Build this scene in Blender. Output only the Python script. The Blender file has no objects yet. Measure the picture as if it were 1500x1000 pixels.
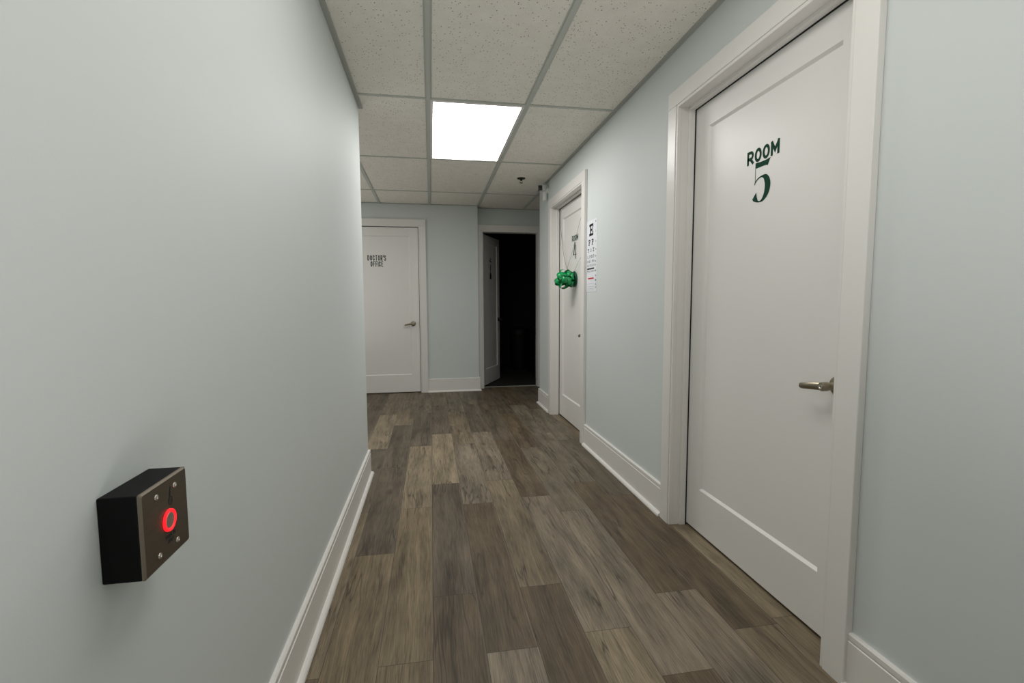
import bpy, bmesh, math, random
from mathutils import Vector, Matrix
random.seed(7)
col = bpy.context.scene.collection

# ------------------------------------------------------------------ helpers
def link(o, parent=None):
    col.objects.link(o)
    if parent: o.parent = parent
    return o

def obj(name, bm, mats, parent=None, smooth=False, tags=None):
    me = bpy.data.meshes.new(name)
    bmesh.ops.recalc_face_normals(bm, faces=bm.faces) if smooth != 'keep' else None
    if smooth is True:
        for f in bm.faces: f.smooth = True
    bm.to_mesh(me); bm.free()
    if not isinstance(mats, (list, tuple)): mats = [mats]
    for m in mats: me.materials.append(m)
    if smooth is True:
        me.set_sharp_from_angle(angle=math.radians(35))
    o = bpy.data.objects.new(name, me)
    link(o, parent)
    if tags: tag(o, **tags)
    return o

def empty(name, M=None, parent=None):
    o = bpy.data.objects.new(name, None); o.empty_display_size = 0.1
    link(o, parent)
    if M is not None: o.matrix_local = M
    return o

def tag(o, label=None, cat=None, group=None, kind=None):
    if label: o['label'] = label
    if cat: o['category'] = cat
    if group: o['group'] = group
    if kind: o['kind'] = kind
    return o

def box(bm, x0, x1, y0, y1, z0, z1, bevel=0.0, mat=0, seg=1):
    r = bmesh.ops.create_cube(bm, size=1.0)
    vs = r['verts']
    for v in vs:
        v.co = Vector((x0 + (v.co.x + .5) * (x1 - x0), y0 + (v.co.y + .5) * (y1 - y0), z0 + (v.co.z + .5) * (z1 - z0)))
    fs = set(f for v in vs for f in v.link_faces)
    for f in fs: f.material_index = mat
    if bevel > 0:
        es = list(set(e for v in vs for e in v.link_edges))
        bmesh.ops.bevel(bm, geom=es, offset=bevel, segments=seg, affect='EDGES', profile=.5)
    return vs

def lathe(bm, prof, M=None, seg=24, mat=0):
    """prof: (radius, z) list; revolve about local Z, transformed by M"""
    M = M or Matrix.Identity(4)
    rings = []
    for r, z in prof:
        if r < 1e-6: rings.append([bm.verts.new(M @ Vector((0, 0, z)))])
        else: rings.append([bm.verts.new(M @ Vector((r * math.cos(2 * math.pi * k / seg), r * math.sin(2 * math.pi * k / seg), z))) for k in range(seg)])
    for a, b in zip(rings, rings[1:]):
        for k in range(seg):
            k2 = (k + 1) % seg
            if len(a) == 1 and len(b) == 1: continue
            if len(a) == 1: f = bm.faces.new((a[0], b[k], b[k2]))
            elif len(b) == 1: f = bm.faces.new((a[k], b[0], a[k2]))
            else: f = bm.faces.new((a[k], b[k], b[k2], a[k2]))
            f.material_index = mat

def sweep(bm, pts, radii, seg=10, mat=0, flat=1.0):
    """round tube through pts, per-point radius; flat squashes the second axis"""
    pts = [Vector(p) for p in pts]; rings = []
    up = Vector((0, 0, 1))
    for i, p in enumerate(pts):
        t = (pts[min(i + 1, len(pts) - 1)] - pts[max(i - 1, 0)]).normalized()
        a = t.cross(up)
        if a.length < .05: a = t.cross(Vector((0, 1, 0)))
        a.normalize(); b = a.cross(t).normalized()
        r = radii[i] if isinstance(radii, (list, tuple)) else radii
        rings.append([bm.verts.new(p + a * r * flat * math.cos(2 * math.pi * k / seg) + b * r * math.sin(2 * math.pi * k / seg)) for k in range(seg)])
    for A, B in zip(rings, rings[1:]):
        for k in range(seg):
            f = bm.faces.new((A[k], A[(k + 1) % seg], B[(k + 1) % seg], B[k])); f.material_index = mat
    for r_ in (rings[0], rings[-1]):
        f = bm.faces.new(r_); f.material_index = mat

def rotm(axis, deg, loc=(0, 0, 0)):
    return Matrix.Translation(Vector(loc)) @ Matrix.Rotation(math.radians(deg), 4, axis)

# ------------------------------------------------------------------ materials
def lin(c):
    return tuple(((v / 255) / 12.92 if v / 255 <= .04045 else ((v / 255 + .055) / 1.055) ** 2.4) for v in c) + (1,)

class NT:
    def __init__(s, name):
        s.m = bpy.data.materials.new(name); s.m.use_nodes = True
        s.t = s.m.node_tree; s.b = s.t.nodes['Principled BSDF']
    def n(s, typ, **kw):
        nd = s.t.nodes.new(typ)
        for k, v in kw.items(): setattr(nd, k, v)
        return nd
    def l(s, a, b): s.t.links.new(a, b)
    def math(s, op, a, b=None, c=None, clamp=False):
        nd = s.n('ShaderNodeMath', operation=op, use_clamp=clamp)
        for i, v in enumerate((a, b, c)):
            if v is None: continue
            if isinstance(v, (int, float)): nd.inputs[i].default_value = v
            else: s.l(v, nd.inputs[i])
        return nd.outputs[0]
    def mix(s, fac, a, b, mode='MIX'):
        nd = s.n('ShaderNodeMix', data_type='RGBA', blend_type=mode)
        for i, v in ((0, fac), (6, a), (7, b)):
            if isinstance(v, (int, float, tuple)): nd.inputs[i].default_value = v
            else: s.l(v, nd.inputs[i])
        return nd.outputs[2]
    def ramp(s, v, stops):
        nd = s.n('ShaderNodeValToRGB')
        e = nd.color_ramp.elements
        while len(e) < len(stops): e.new(.5)
        for k, (p, c) in enumerate(stops):
            e[k].position = p; e[k].color = c if isinstance(c, tuple) else (c, c, c, 1)
        s.l(v, nd.inputs[0]); return nd.outputs[0]
    def noise(s, vec, scale, detail=3, rough=.5, dist=0, dim='3D'):
        nd = s.n('ShaderNodeTexNoise', noise_dimensions=dim)
        nd.inputs['Scale'].default_value = scale; nd.inputs['Detail'].default_value = detail
        nd.inputs['Roughness'].default_value = rough; nd.inputs['Distortion'].default_value = dist
        if vec is not None: s.l(vec, nd.inputs['Vector'])
        return nd.outputs[0]
    def obj(s): return s.n('ShaderNodeTexCoord').outputs['Object']
    def map(s, v, scale=(1, 1, 1), loc=(0, 0, 0)):
        nd = s.n('ShaderNodeMapping'); nd.inputs['Scale'].default_value = scale; nd.inputs['Location'].default_value = loc
        s.l(v, nd.inputs[0]); return nd.outputs[0]
    def bump(s, h, strength, dist):
        nd = s.n('ShaderNodeBump'); nd.inputs['Strength'].default_value = strength; nd.inputs['Distance'].default_value = dist
        s.l(h, nd.inputs['Height']); s.l(nd.outputs[0], s.b.inputs['Normal'])

def paint(name, c, rough=.45, var=.03, bump=.08, bscale=260, spec=.4, metal=0):
    a = NT(name); v = a.obj()
    n = a.noise(v, 1.3, 3)
    lo = tuple(x * (1 - var) for x in c[:3]) + (1,); hi = tuple(min(1, x * (1 + var)) for x in c[:3]) + (1,)
    a.l(a.ramp(n, [(.3, lo), (.7, hi)]), a.b.inputs['Base Color'])
    a.b.inputs['Roughness'].default_value = rough; a.b.inputs['Specular IOR Level'].default_value = spec
    a.b.inputs['Metallic'].default_value = metal
    if bump: a.bump(a.noise(v, bscale, 2), bump, .001)
    return a.m

M = {}
M['wall'] = paint('wall_paint', (.612, .650, .642, 1), .6, .012, .10, 330, .3)
M['trim'] = paint('trim_paint', (.75, .73, .705, 1), .33, .012, .04, 60, .5)
M['door'] = paint('door_paint', (.76, .745, .722, 1), .36, .012, .05, 90, .5)
M['grid'] = paint('ceiling_grid_paint', (.50, .52, .48, 1), .5, .02, 0)
M['grid_edge'] = paint('ceiling_edge_paint', (.38, .39, .365, 1), .5, .02, 0)
M['black'] = paint('black_box', (.004, .004, .0045, 1), .55, .1, .05, 300, .12)
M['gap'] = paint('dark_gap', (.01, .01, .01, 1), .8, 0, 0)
M['green'] = paint('green_vinyl', (.001, .045, .024, 1), .6, .05, 0, spec=.1)
M['bow'] = paint('green_ribbon', (.0, .27, .075, 1), .3, .08, 0, spec=.6)
M['bowdark'] = paint('dark_green_ribbon', (.004, .09, .045, 1), .4, .08, 0)
M['dark_text'] = paint('dark_vinyl', (.006, .014, .012, 1), .6, .05, 0, spec=.1)
M['paper'] = paint('chart_paper', (.72, .74, .78, 1), .55, .01, 0)
M['ink'] = paint('chart_ink', (.012, .012, .014, 1), .6, 0, 0)
M['red_ink'] = paint('red_ink', (.5, .01, .03, 1), .6, 0, 0)
M['nickel'] = paint('satin_nickel', (.33, .29, .215, 1), .32, .03, 0, metal=1)
M['screw'] = paint('screw_metal', (.62, .6, .56, 1), .3, .03, 0, metal=1)
M['bronze'] = paint('dark_metal', (.05, .045, .04, 1), .4, .03, 0, metal=.8)
M['plastic'] = paint('white_plastic', (.7, .71, .7, 1), .35, .01, 0)
M['lens'] = paint('black_glass', (.004, .004, .005, 1), .12, 0, 0, spec=.6)
M['dark_wall'] = paint('unlit_room_wall_shade', (.014, .015, .017, 1), .8, .1, 0)  # near-black: the room's lack of light is put into the wall colour
M['dark_floor'] = paint('unlit_room_floor_shade', (.022, .021, .02, 1), .7, .2, 0)  # floor colour darkened the same way to look unlit
M['dim_china'] = paint('dim_porcelain', (.05, .05, .052, 1), .4, .05, 0)  # porcelain with the room's dimness put into its colour
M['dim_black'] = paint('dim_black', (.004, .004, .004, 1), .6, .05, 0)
M['dim_white'] = paint('dim_white', (.16, .16, .17, 1), .5, .05, 0)  # white darkened in its colour to sit in the unlit room
M['sill'] = paint('threshold_metal', (.32, .31, .28, 1), .4, .05, 0)

# brushed plate
a = NT('brushed_plate'); v = a.map(a.obj(), (1, 1, 60))
a.l(a.ramp(a.noise(v, 25, 3), [(.3, (.125, .105, .08, 1)), (.7, (.16, .135, .105, 1))]), a.b.inputs['Base Color'])
a.b.inputs['Metallic'].default_value = .85; a.b.inputs['Roughness'].default_value = .42
M['plate'] = a.m
a = NT('plate_edge'); a.b.inputs['Base Color'].default_value = (.24, .205, .16, 1)
a.b.inputs['Metallic'].default_value = .8; a.b.inputs['Roughness'].default_value = .4
M['plate_edge'] = a.m
def emit(name, c, s):
    a = NT(name); a.b.inputs['Base Color'].default_value = c
    a.b.inputs['Emission Color'].default_value = c; a.b.inputs['Emission Strength'].default_value = s
    return a.m
M['glow'] = emit('red_glow', (1, .012, .02, 1), 1.25)
M['light'] = emit('light_diffuser', (1, .985, .955, 1), 11.5)

# ceiling tile: warm off-white mineral fibre with pits
a = NT('ceiling_tile'); v = a.obj()
w = a.noise(v, 14, 2)
pv = a.map(v, (1.0, .75, 1))
vo = a.n('ShaderNodeTexVoronoi'); vo.inputs['Scale'].default_value = 70; a.l(pv, vo.inputs['Vector'])
wob = a.noise(v, 210, 2)
dd = a.math('ADD', vo.outputs['Distance'], a.math('MULTIPLY', a.math('SUBTRACT', wob, .5), .55))
hole = a.math('LESS_THAN', dd, .17)
sep = a.n('ShaderNodeSeparateColor'); a.l(vo.outputs['Color'], sep.inputs[0])
keep = a.math('GREATER_THAN', sep.outputs[0], .35)
hole = a.math('MULTIPLY', hole, keep)
vo2 = a.n('ShaderNodeTexVoronoi'); vo2.inputs['Scale'].default_value = 190; a.l(v, vo2.inputs['Vector'])
h2 = a.math('MULTIPLY', a.math('LESS_THAN', vo2.outputs['Distance'], .2), .42)
base = a.ramp(w, [(.3, (.80, .765, .705, 1)), (.7, (.845, .81, .75, 1))])
c1 = a.mix(h2, base, (.3, .29, .26, 1)); c2 = a.mix(a.math('MULTIPLY', hole, .8), c1, (.12, .11, .10, 1))
a.l(c2, a.b.inputs['Base Color']); a.b.inputs['Roughness'].default_value = .9; a.b.inputs['Specular IOR Level'].default_value = .1
a.bump(a.math('SUBTRACT', a.noise(v, 300, 2), hole), .25, .001)
M['tile'] = a.m

# wood planks: per-plank tone comes from the mesh attributes
a = NT('vinyl_wood_planks')
tone = a.n('ShaderNodeAttribute', attribute_name='tone').outputs['Color']
pid = a.n('ShaderNodeAttribute', attribute_name='pid').outputs['Color']
uv = a.n('ShaderNodeTexCoord').outputs['UV']
off = a.n('ShaderNodeVectorMath', operation='MULTIPLY'); a.l(pid, off.inputs[0]); off.inputs[1].default_value = (31, 47, 19)
add = a.n('ShaderNodeVectorMath', operation='ADD'); a.l(uv, add.inputs[0]); a.l(off.outputs[0], add.inputs[1]); P = add.outputs[0]
sp = a.n('ShaderNodeSeparateXYZ'); a.l(pid, sp.inputs[0]); warm = sp.outputs[2]
warp = a.n('ShaderNodeTexNoise'); a.l(a.map(P, (5, 1.3, 1)), warp.inputs['Vector']); warp.inputs['Scale'].default_value = 1.0; warp.inputs['Detail'].default_value = 2
wv = a.n('ShaderNodeVectorMath', operation='MULTIPLY_ADD'); a.l(warp.outputs['Color'], wv.inputs[0]); wv.inputs[1].default_value = (.06, .05, 0); a.l(P, wv.inputs[2]); W = wv.outputs[0]
fine = a.noise(a.map(W, (230, 9, 1)), 1, 5, .7)
broad = a.noise(a.map(W, (17, 1.4, 1)), 1, 4, .6)
blot = a.noise(a.map(P, (7, 3.2, 1)), 1, 3, .55)
crackn = a.noise(a.map(W, (24, 1.5, 1), (3.1, 7.7, 0)), 1, 2, .5)
crack = a.ramp(a.math('ABSOLUTE', a.math('SUBTRACT', crackn, .5)), [(0, 1.0), (.026, 0.0)])
gate = a.ramp(a.noise(a.map(P, (6, 2.2, 1), (9, 2, 0)), 1, 2), [(.46, 0.0), (.58, 1.0)])
crack = a.math('MULTIPLY', crack, gate)
# cathedral grain rings
wave = a.n('ShaderNodeTexWave', wave_type='BANDS', bands_direction='X', wave_profile='SIN')
wave.inputs['Scale'].default_value = 1.0; wave.inputs['Distortion'].default_value = 9.0; wave.inputs['Detail'].default_value = 2.2; wave.inputs['Detail Scale'].default_value = .9
a.l(a.map(W, (9, 1.1, 1)), wave.inputs['Vector'])
rings = a.ramp(wave.outputs[1], [(.80, 0.0), (.97, 1.0)])
gate2 = a.ramp(a.noise(a.map(P, (9, 2.0, 1), (4, 5, 0)), 1, 2), [(.42, 0.0), (.62, 1.0)])
# knots
kv = a.n('ShaderNodeTexVoronoi'); kv.inputs['Scale'].default_value = 1; a.l(a.map(W, (6.2, 2.6, 1)), kv.inputs['Vector'])
ks = a.n('ShaderNodeSeparateColor'); a.l(kv.outputs['Color'], ks.inputs[0])
knot = a.math('MULTIPLY', a.ramp(kv.outputs['Distance'], [(.03, 1.0), (.17, 0.0)]), a.math('GREATER_THAN', ks.outputs[1], .6))
f = a.math('ADD', a.math('MULTIPLY', fine, .85), a.math('MULTIPLY', broad, .78))
f = a.math('ADD', f, a.math('MULTIPLY', blot, .42))
f = a.math('MAXIMUM', a.math('ADD', a.math('MULTIPLY', a.math('SUBTRACT', f, 1.025), 2.6), 1.12), .3)
cc = a.n('ShaderNodeVectorMath', operation='SCALE'); a.l(tone, cc.inputs[0]); a.l(f, cc.inputs['Scale'])
cA = a.mix(a.math('MULTIPLY', a.math('MULTIPLY', rings, gate2), a.math('MULTIPLY', warm, .5)), cc.outputs[0], (.30, .235, .15, 1))
cB = a.mix(a.math('MULTIPLY', crack, .72), cA, (.028, .022, .018, 1))
cC = a.mix(a.math('MULTIPLY', knot, .62), cB, (.03, .022, .016, 1))
streak = a.ramp(a.noise(a.map(W, (300, 5, 1), (2, 8, 0)), 1, 3, .6), [(.56, 0.0), (.66, 1.0)])
cC = a.mix(a.math('MULTIPLY', streak, a.math('ADD', a.math('MULTIPLY', warm, .3), .06)), cC, (.33, .26, .165, 1))
dstreak = a.ramp(a.noise(a.map(W, (260, 7, 1), (7, 1, 0)), 1, 3, .6), [(.57, 0.0), (.68, 1.0)])
cC = a.mix(a.math('MULTIPLY', dstreak, .38), cC, (.045, .036, .027, 1))
# plank edges
su = a.n('ShaderNodeAttribute', attribute_name='edge').outputs['Vector']
se = a.n('ShaderNodeSeparateXYZ'); a.l(su, se.inputs[0])
ex = a.math('ABSOLUTE', a.math('SUBTRACT', se.outputs[0], .5)); ey = a.math('ABSOLUTE', a.math('SUBTRACT', se.outputs[1], .5))
ed = a.math('MAXIMUM', a.math('GREATER_THAN', ex, .4925), a.math('GREATER_THAN', ey, .4989))
lightedge = a.math('MULTIPLY', a.math('GREATER_THAN', se.outputs[0], .955), .22)
cD = a.mix(lightedge, cC, (.24, .2, .155, 1))
cE = a.mix(a.math('MULTIPLY', ed, .62), cD, (.03, .025, .02, 1))
a.l(cE, a.b.inputs['Base Color'])
a.l(a.math('ADD', a.math('MULTIPLY', fine, .25), .40), a.b.inputs['Roughness']); a.b.inputs['Specular IOR Level'].default_value = .22
a.bump(a.math('SUBTRACT', a.math('ADD', fine, a.math('MULTIPLY', broad, .5)), a.math('ADD', ed, crack)), .22, .0015)
M['floor'] = a.m

# ------------------------------------------------------------------ key dimensions (metres)
XL, XR, H = -.427, 1.206, 2.370
YL, YD, YR, XD, YE = 3.209, 6.150, 6.294, .607, 5.229
GX, GY, T = .0076, 3.0226, .6096
X0, X1, Y0, Y1 = -2.6, 2.9, -2.6, 8.9
TH = .12

# ------------------------------------------------------------------ floor
COLW, LEN, CX0 = .1725, 1.17, -.012
D1 = (0.099, 0.075, 0.049); D2 = (0.097, 0.079, 0.057); DG = (.102, .081, .060)
Mw = (0.148, 0.118, 0.079); Mg = (0.132, 0.111, 0.080); Lw = (0.197, 0.159, 0.108); Lg = (.170, .141, .105); Wn = (0.158, 0.122, 0.077)
cols = {  # column: first joint, tones upward from that joint (index 0 = plank starting at joint)
 -3: (3.785, {-3: D1, -2: Mw, -1: D2, 0: Lw, 1: Mw, 2: Mg}),
 -2: (2.157, {-2: Wn, -1: Wn, 0: DG, 1: D2, 2: Mw, 3: Mw}),
 -1: (1.461, {-2: Mw, -1: Wn, 0: Wn, 1: Lw, 2: D2, 3: Mg}),
 0: (1.793, {-2: D2, -1: D1, 0: DG, 1: Lw, 2: DG, 3: Mw}),
 1: (1.461, {-2: Mg, -1: Lg, 0: D1, 1: Lg, 2: Mw, 3: Mg}),
 2: (1.796, {-2: Mw, -1: D1, 0: Mw, 1: Lg, 2: DG, 3: Mg}),
 3: (1.500, {-2: Mg, -1: Lw, 0: Lg, 1: D1, 2: D2, 3: D1}),
 4: (1.273, {-2: Mg, -1: D1, 0: Lg, 1: Mg, 2: D1, 3: D2, 4: D1}),
 5: (1.665, {-2: Mg, -1: Lg, 0: D1, 1: Mg, 2: Mg, 3: D1}),
 6: (1.424, {-2: Mg, -1: Mw, 0: D1, 1: D2, 2: Mg, 3: D2}),
 7: (1.424 + 1.2, {-2: Mw, -1: Lw, 0: D2, 1: Mw, 2: D2, 3: D2}),
}
bm = bmesh.new()
uvl = bm.loops.layers.uv.new('UVMap')
tl = bm.faces.layers.float_vector.new('tone'); pl = bm.faces.layers.float_vector.new('pid')
edl = bm.loops.layers.float_vector.new('edge')
FY1 = 6.352
for c in range(-16, 18):
    xa, xb = CX0 + c * COLW, CX0 + (c + 1) * COLW
    if xb <= X0 or xa >= X1: continue
    y0c, tn = cols.get(c, (random.uniform(0, 1.1), {}))
    k = math.floor((Y0 - y0c) / LEN)
    while y0c + k * LEN < FY1:
        ya, yb = y0c + k * LEN, y0c + (k + 1) * LEN
        t = tn.get(k) or random.choice([D1, D2, DG, Mw, Mg, Lg, Wn])
        A, B, C, D = max(xa, X0), min(xb, X1), max(ya, Y0), min(yb, FY1)
        if D > C and B > A:
            f = bm.faces.new([bm.verts.new((x, y, 0)) for x, y in ((A, C), (B, C), (B, D), (A, D))])
            for lp in f.loops:
                x, y = lp.vert.co.x, lp.vert.co.y
                lp[uvl].uv = (x - xa, y - ya); lp[edl] = ((x - xa) / COLW, (y - ya) / LEN, 0)
            f[tl] = t; f[pl] = (random.random(), random.random(), 1.0 if t in (Wn, Lw) else (.5 if t == Mw else .15))
        k += 1
bmesh.ops.remove_doubles(bm, verts=bm.verts, dist=1e-5)
floor = obj('floor', bm, M['floor'], smooth='keep', tags=dict(kind='structure', label='grey brown wood plank floor of the hallway', cat='floor'))

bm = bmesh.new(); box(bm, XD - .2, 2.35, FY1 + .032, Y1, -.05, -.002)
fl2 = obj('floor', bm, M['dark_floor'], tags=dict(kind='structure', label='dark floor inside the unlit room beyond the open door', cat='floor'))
bm = bmesh.new(); box(bm, .69, 1.42, FY1 - .004, FY1 + .036, -.02, .006, .002)
obj('trim_1', bm, M['sill'], tags=dict(kind='structure', label='thin pale threshold strip under the open dark doorway', cat='threshold'))

# ------------------------------------------------------------------ walls
def wall(name, boxes, mat, label):
    bm = bmesh.new()
    for b in boxes: box(bm, *b)
    return obj(name, bm, mat, tags=dict(kind='structure', label=label, cat='wall'))
HW = H + .08
wall('wall_left', [(XL - TH, XL, Y0, YL, 0, HW), (X0, XL - TH, YL - TH, YL, 0, HW)], M['wall'], 'pale grey green left wall carrying the black push button box')
# openings on the right wall: (centre y, width)
OW, OH = .966, 2.072
D5, D4 = 1.712, 4.168
def seg(a, b): return (XR, XR + TH, a, b, 0, HW)
JT = .018
h = OW / 2 + JT
wall('wall_right', [seg(Y0, D5 - h), (XR, XR + TH, D5 - h, D5 + h, OH + JT, HW), seg(D5 + h, D4 - h),
                    (XR, XR + TH, D4 - h, D4 + h, OH + JT, HW), seg(D4 + h, YE), (XR + TH, X1, YE - TH, YE, 0, HW)],
     M['wall'], 'pale grey green right wall with the two numbered room doors')
DOX, DOW, DOH = -.6315, .986, 2.090
hd = DOW / 2 + JT
wall('wall_far', [(X0, DOX - hd, YD, YD + TH, 0, HW), (DOX - hd, DOX + hd, YD, YD + TH, DOH + JT, HW), (DOX + hd, XD, YD, YD + TH, 0, HW),
                  (XD - TH, XD, YD + TH, YR + TH, 0, HW)], M['wall'], "pale grey green far wall around the doctor's office door")
RX, RW, RH = 1.055, .734, 2.068
hr = RW / 2 + JT
wall('wall_back', [(XD, RX - hr, YR, YR + TH, 0, HW), (RX - hr, RX + hr, YR, YR + TH, RH + JT, HW), (RX + hr, X1, YR, YR + TH, 0, HW)],
     M['wall'], 'pale wall set slightly back around the open dark doorway')
wall('wall_behind', [(X0 - TH, X1 + TH, Y0 - TH, Y0, 0, HW)], M['wall'], 'pale wall closing the hallway behind the viewer')
wall('wall_side_left', [(X0 - TH, X0, Y0, YR + TH, 0, HW)], M['wall'], 'pale wall at the end of the left side passage')
wall('wall_side_right', [(X1, X1 + TH, Y0, YR + TH, 0, HW)], M['wall'], 'pale wall at the end of the right side passage')
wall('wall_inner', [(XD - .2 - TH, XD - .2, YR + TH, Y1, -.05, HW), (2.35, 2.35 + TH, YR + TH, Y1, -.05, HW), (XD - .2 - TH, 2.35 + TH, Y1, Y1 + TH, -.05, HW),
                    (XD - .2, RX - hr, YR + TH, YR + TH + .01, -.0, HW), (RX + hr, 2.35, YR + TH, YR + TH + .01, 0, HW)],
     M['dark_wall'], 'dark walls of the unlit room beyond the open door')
# dark panels standing in for the unlit voids behind closed doors
bm = bmesh.new()
for yc in (D5, D4): box(bm, XR + TH + .002, XR + TH + .02, yc - h - .05, yc + h + .05, -.03, OH + .1)
box(bm, DOX - hd - .05, DOX + hd + .05, YD + TH + .002, YD + TH + .02, -.03, DOH + .1)
obj('void_shade_panel', bm, M['gap'], tags=dict(kind='structure', label='dark panels standing in for unlit space directly behind the closed doors', cat='wall'))

# ------------------------------------------------------------------ ceiling
LY = [(GY, GY + 2 * T), (GY - 4 * T, GY - 2 * T), (GY - 8 * T, GY - 6 * T)]   # middle column troffers; the one behind the viewer is added fill
LX = (GX, GX + T)
bm = bmesh.new()
PX = (GX - 3 * T, GX - 2 * T); PYR = (GY + 2 * T, GY + 4 * T)      # added unseen panel in the left side passage, brightens the far wall
box(bm, X0, PX[0], Y0, YR, H + .006, H + .03); box(bm, PX[1], LX[0], Y0, YR, H + .006, H + .03); box(bm, LX[1], X1, Y0, YR, H + .006, H + .03)
box(bm, PX[0], PX[1], Y0, PYR[0], H + .006, H + .03); box(bm, PX[0], PX[1], PYR[1], YR, H + .006, H + .03)
ys = [Y0]
for a_, b_ in sorted(LY): ys += [a_, b_]
ys += [YR]
for a_, b_ in zip(ys[0::2], ys[1::2]):
    if b_ > a_: box(bm, LX[0], LX[1], a_, b_, H + .006, H + .03)
ceiling = obj('ceiling', bm, M['tile'], tags=dict(kind='structure', label='suspended ceiling of speckled off-white tiles', cat='ceiling'))
bm = bmesh.new(); box(bm, X0, X1, Y0, Y1, H + .12, H + .15)
box(bm, XD - .2, 2.35, YR + TH, Y1, H + .01, H + .03)
obj('ceiling', bm, M['dark_wall'], tags=dict(kind='structure', label='dark slab above the suspended ceiling and unlit room', cat='ceiling'))
bm = bmesh.new()
hw = .012
def clipx(y):   # ceiling is open between the walls at this y
    if y < YL: return XL, XR
    if y < YE: return X0, XR
    return X0, X1
k = -5
while GX + k * T < X1:
    x = GX + k * T
    if x > X0 + .05:
        a_ = Y0 if XL < x < XR else (YL if x <= XL else YE)
        b_ = YD if x < XD else YR
        box(bm, x - hw, x + hw, a_, b_, H - .001, H + .008)
        # reveal step of the T bar
        box(bm, x - hw - .007, x + hw + .007, a_, b_, H + .004, H + .0075)
    k += 1
y = GY - 8 * T
while y < YR:
    x0_, x1_ = clipx(y)
    if y > YD: x0_ = XD
    box(bm, x0_, x1_, y - .009, y + .009, H - .0005, H + .0075)
    y += 2 * T
obj('ceiling_grid', bm, M['grid'], ceiling)
bm = bmesh.new()
w_ = .024; z0_, z1_ = H - .003, H + .006
box(bm, XL, XL + w_, Y0, YL + w_, z0_, z1_); box(bm, XR - w_, XR, Y0, YE + w_, z0_, z1_)
box(bm, X0, XL, YL, YL + w_, z0_, z1_); box(bm, XR, X1, YE, YE + w_, z0_, z1_)
box(bm, X0, XD, YD - .012, YD, z0_, z1_); box(bm, XD, X1, YR - .012, YR, z0_, z1_); box(bm, XD, XD + .012, YD - .012, YR, z0_, z1_)
obj('wall_angle', bm, M['grid_edge'], ceiling)

for i, (a_, b_, xa_) in enumerate([(p[0], p[1], LX[0]) for p in LY] + [(PYR[0], PYR[1], PX[0])]):
    t = empty('ceiling_light', Matrix.Translation((xa_ + T / 2, (a_ + b_) / 2, H)))
    tag(t, ['rectangular white LED ceiling panel glowing between the tiles ahead', 'rectangular white LED ceiling panel just above the frame, over the nearer door',
            'added fill panel, rectangular and white, in the ceiling farthest behind the viewer', 'added fill panel, rectangular and white, unseen in the left side passage ceiling'][i], 'ceiling light', 'LED panels in the hallway ceiling')
    L = (b_ - a_) / 2; Wd = T / 2
    bm = bmesh.new()
    for s in (-1, 1):
        box(bm, s * Wd - (.029 if s > 0 else -.012), s * Wd + (.029 if s < 0 else -.012), -L + .01, L - .01, .0, .012)
        box(bm, -Wd + .029, Wd - .029, s * L - (.029 if s > 0 else -.010), s * L + (.037 if s < 0 else -.010), .0, .012)
    obj('frame', bm, M['trim'], t)
    bm = bmesh.new(); box(bm, -Wd + .012, Wd - .012, -L + .012, L - .012, .0125, .03)
    obj('housing', bm, M['trim'], t)
    bm = bmesh.new()
    f = bm.faces.new([bm.verts.new(p) for p in ((-Wd + .028, -L + .036, .006), (-Wd + .028, L - .028, .006), (Wd - .028, L - .028, .006), (Wd - .028, -L + .036, .006))])
    lm = M['light']
    if i: lm = emit('light_diffuser', (1, .985, .955, 1), (0, 4.9, 2.0, 4.0)[i])
    obj('diffuser', bm, lm, t, smooth='keep')

# sprinkler
t = empty('sprinkler', Matrix.Translation((.909, 4.76, H + .006)))
tag(t, 'small dark metal fire sprinkler head hanging from the ceiling', 'sprinkler')
bm = bmesh.new(); lathe(bm, [(0, 0), (.042, 0), (.040, -.006), (.022, -.010), (0, -.011)])
obj('escutcheon', bm, M['bronze'], t, True)
bm = bmesh.new(); lathe(bm, [(0, -.008), (.010, -.010), (.010, -.022), (.006, -.026), (0, -.026)], seg=12)
for s in (-1, 1): sweep(bm, [(s * .008, 0, -.02), (s * .014, 0, -.032), (s * .004, 0, -.044)], .0022, 6)
obj('body', bm, M['bronze'], t, True)
bm = bmesh.new(); lathe(bm, [(0, -.044), (.016, -.045), (.016, -.047), (0, -.048)], seg=16)
obj('deflector', bm, M['bronze'], t, True)

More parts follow.
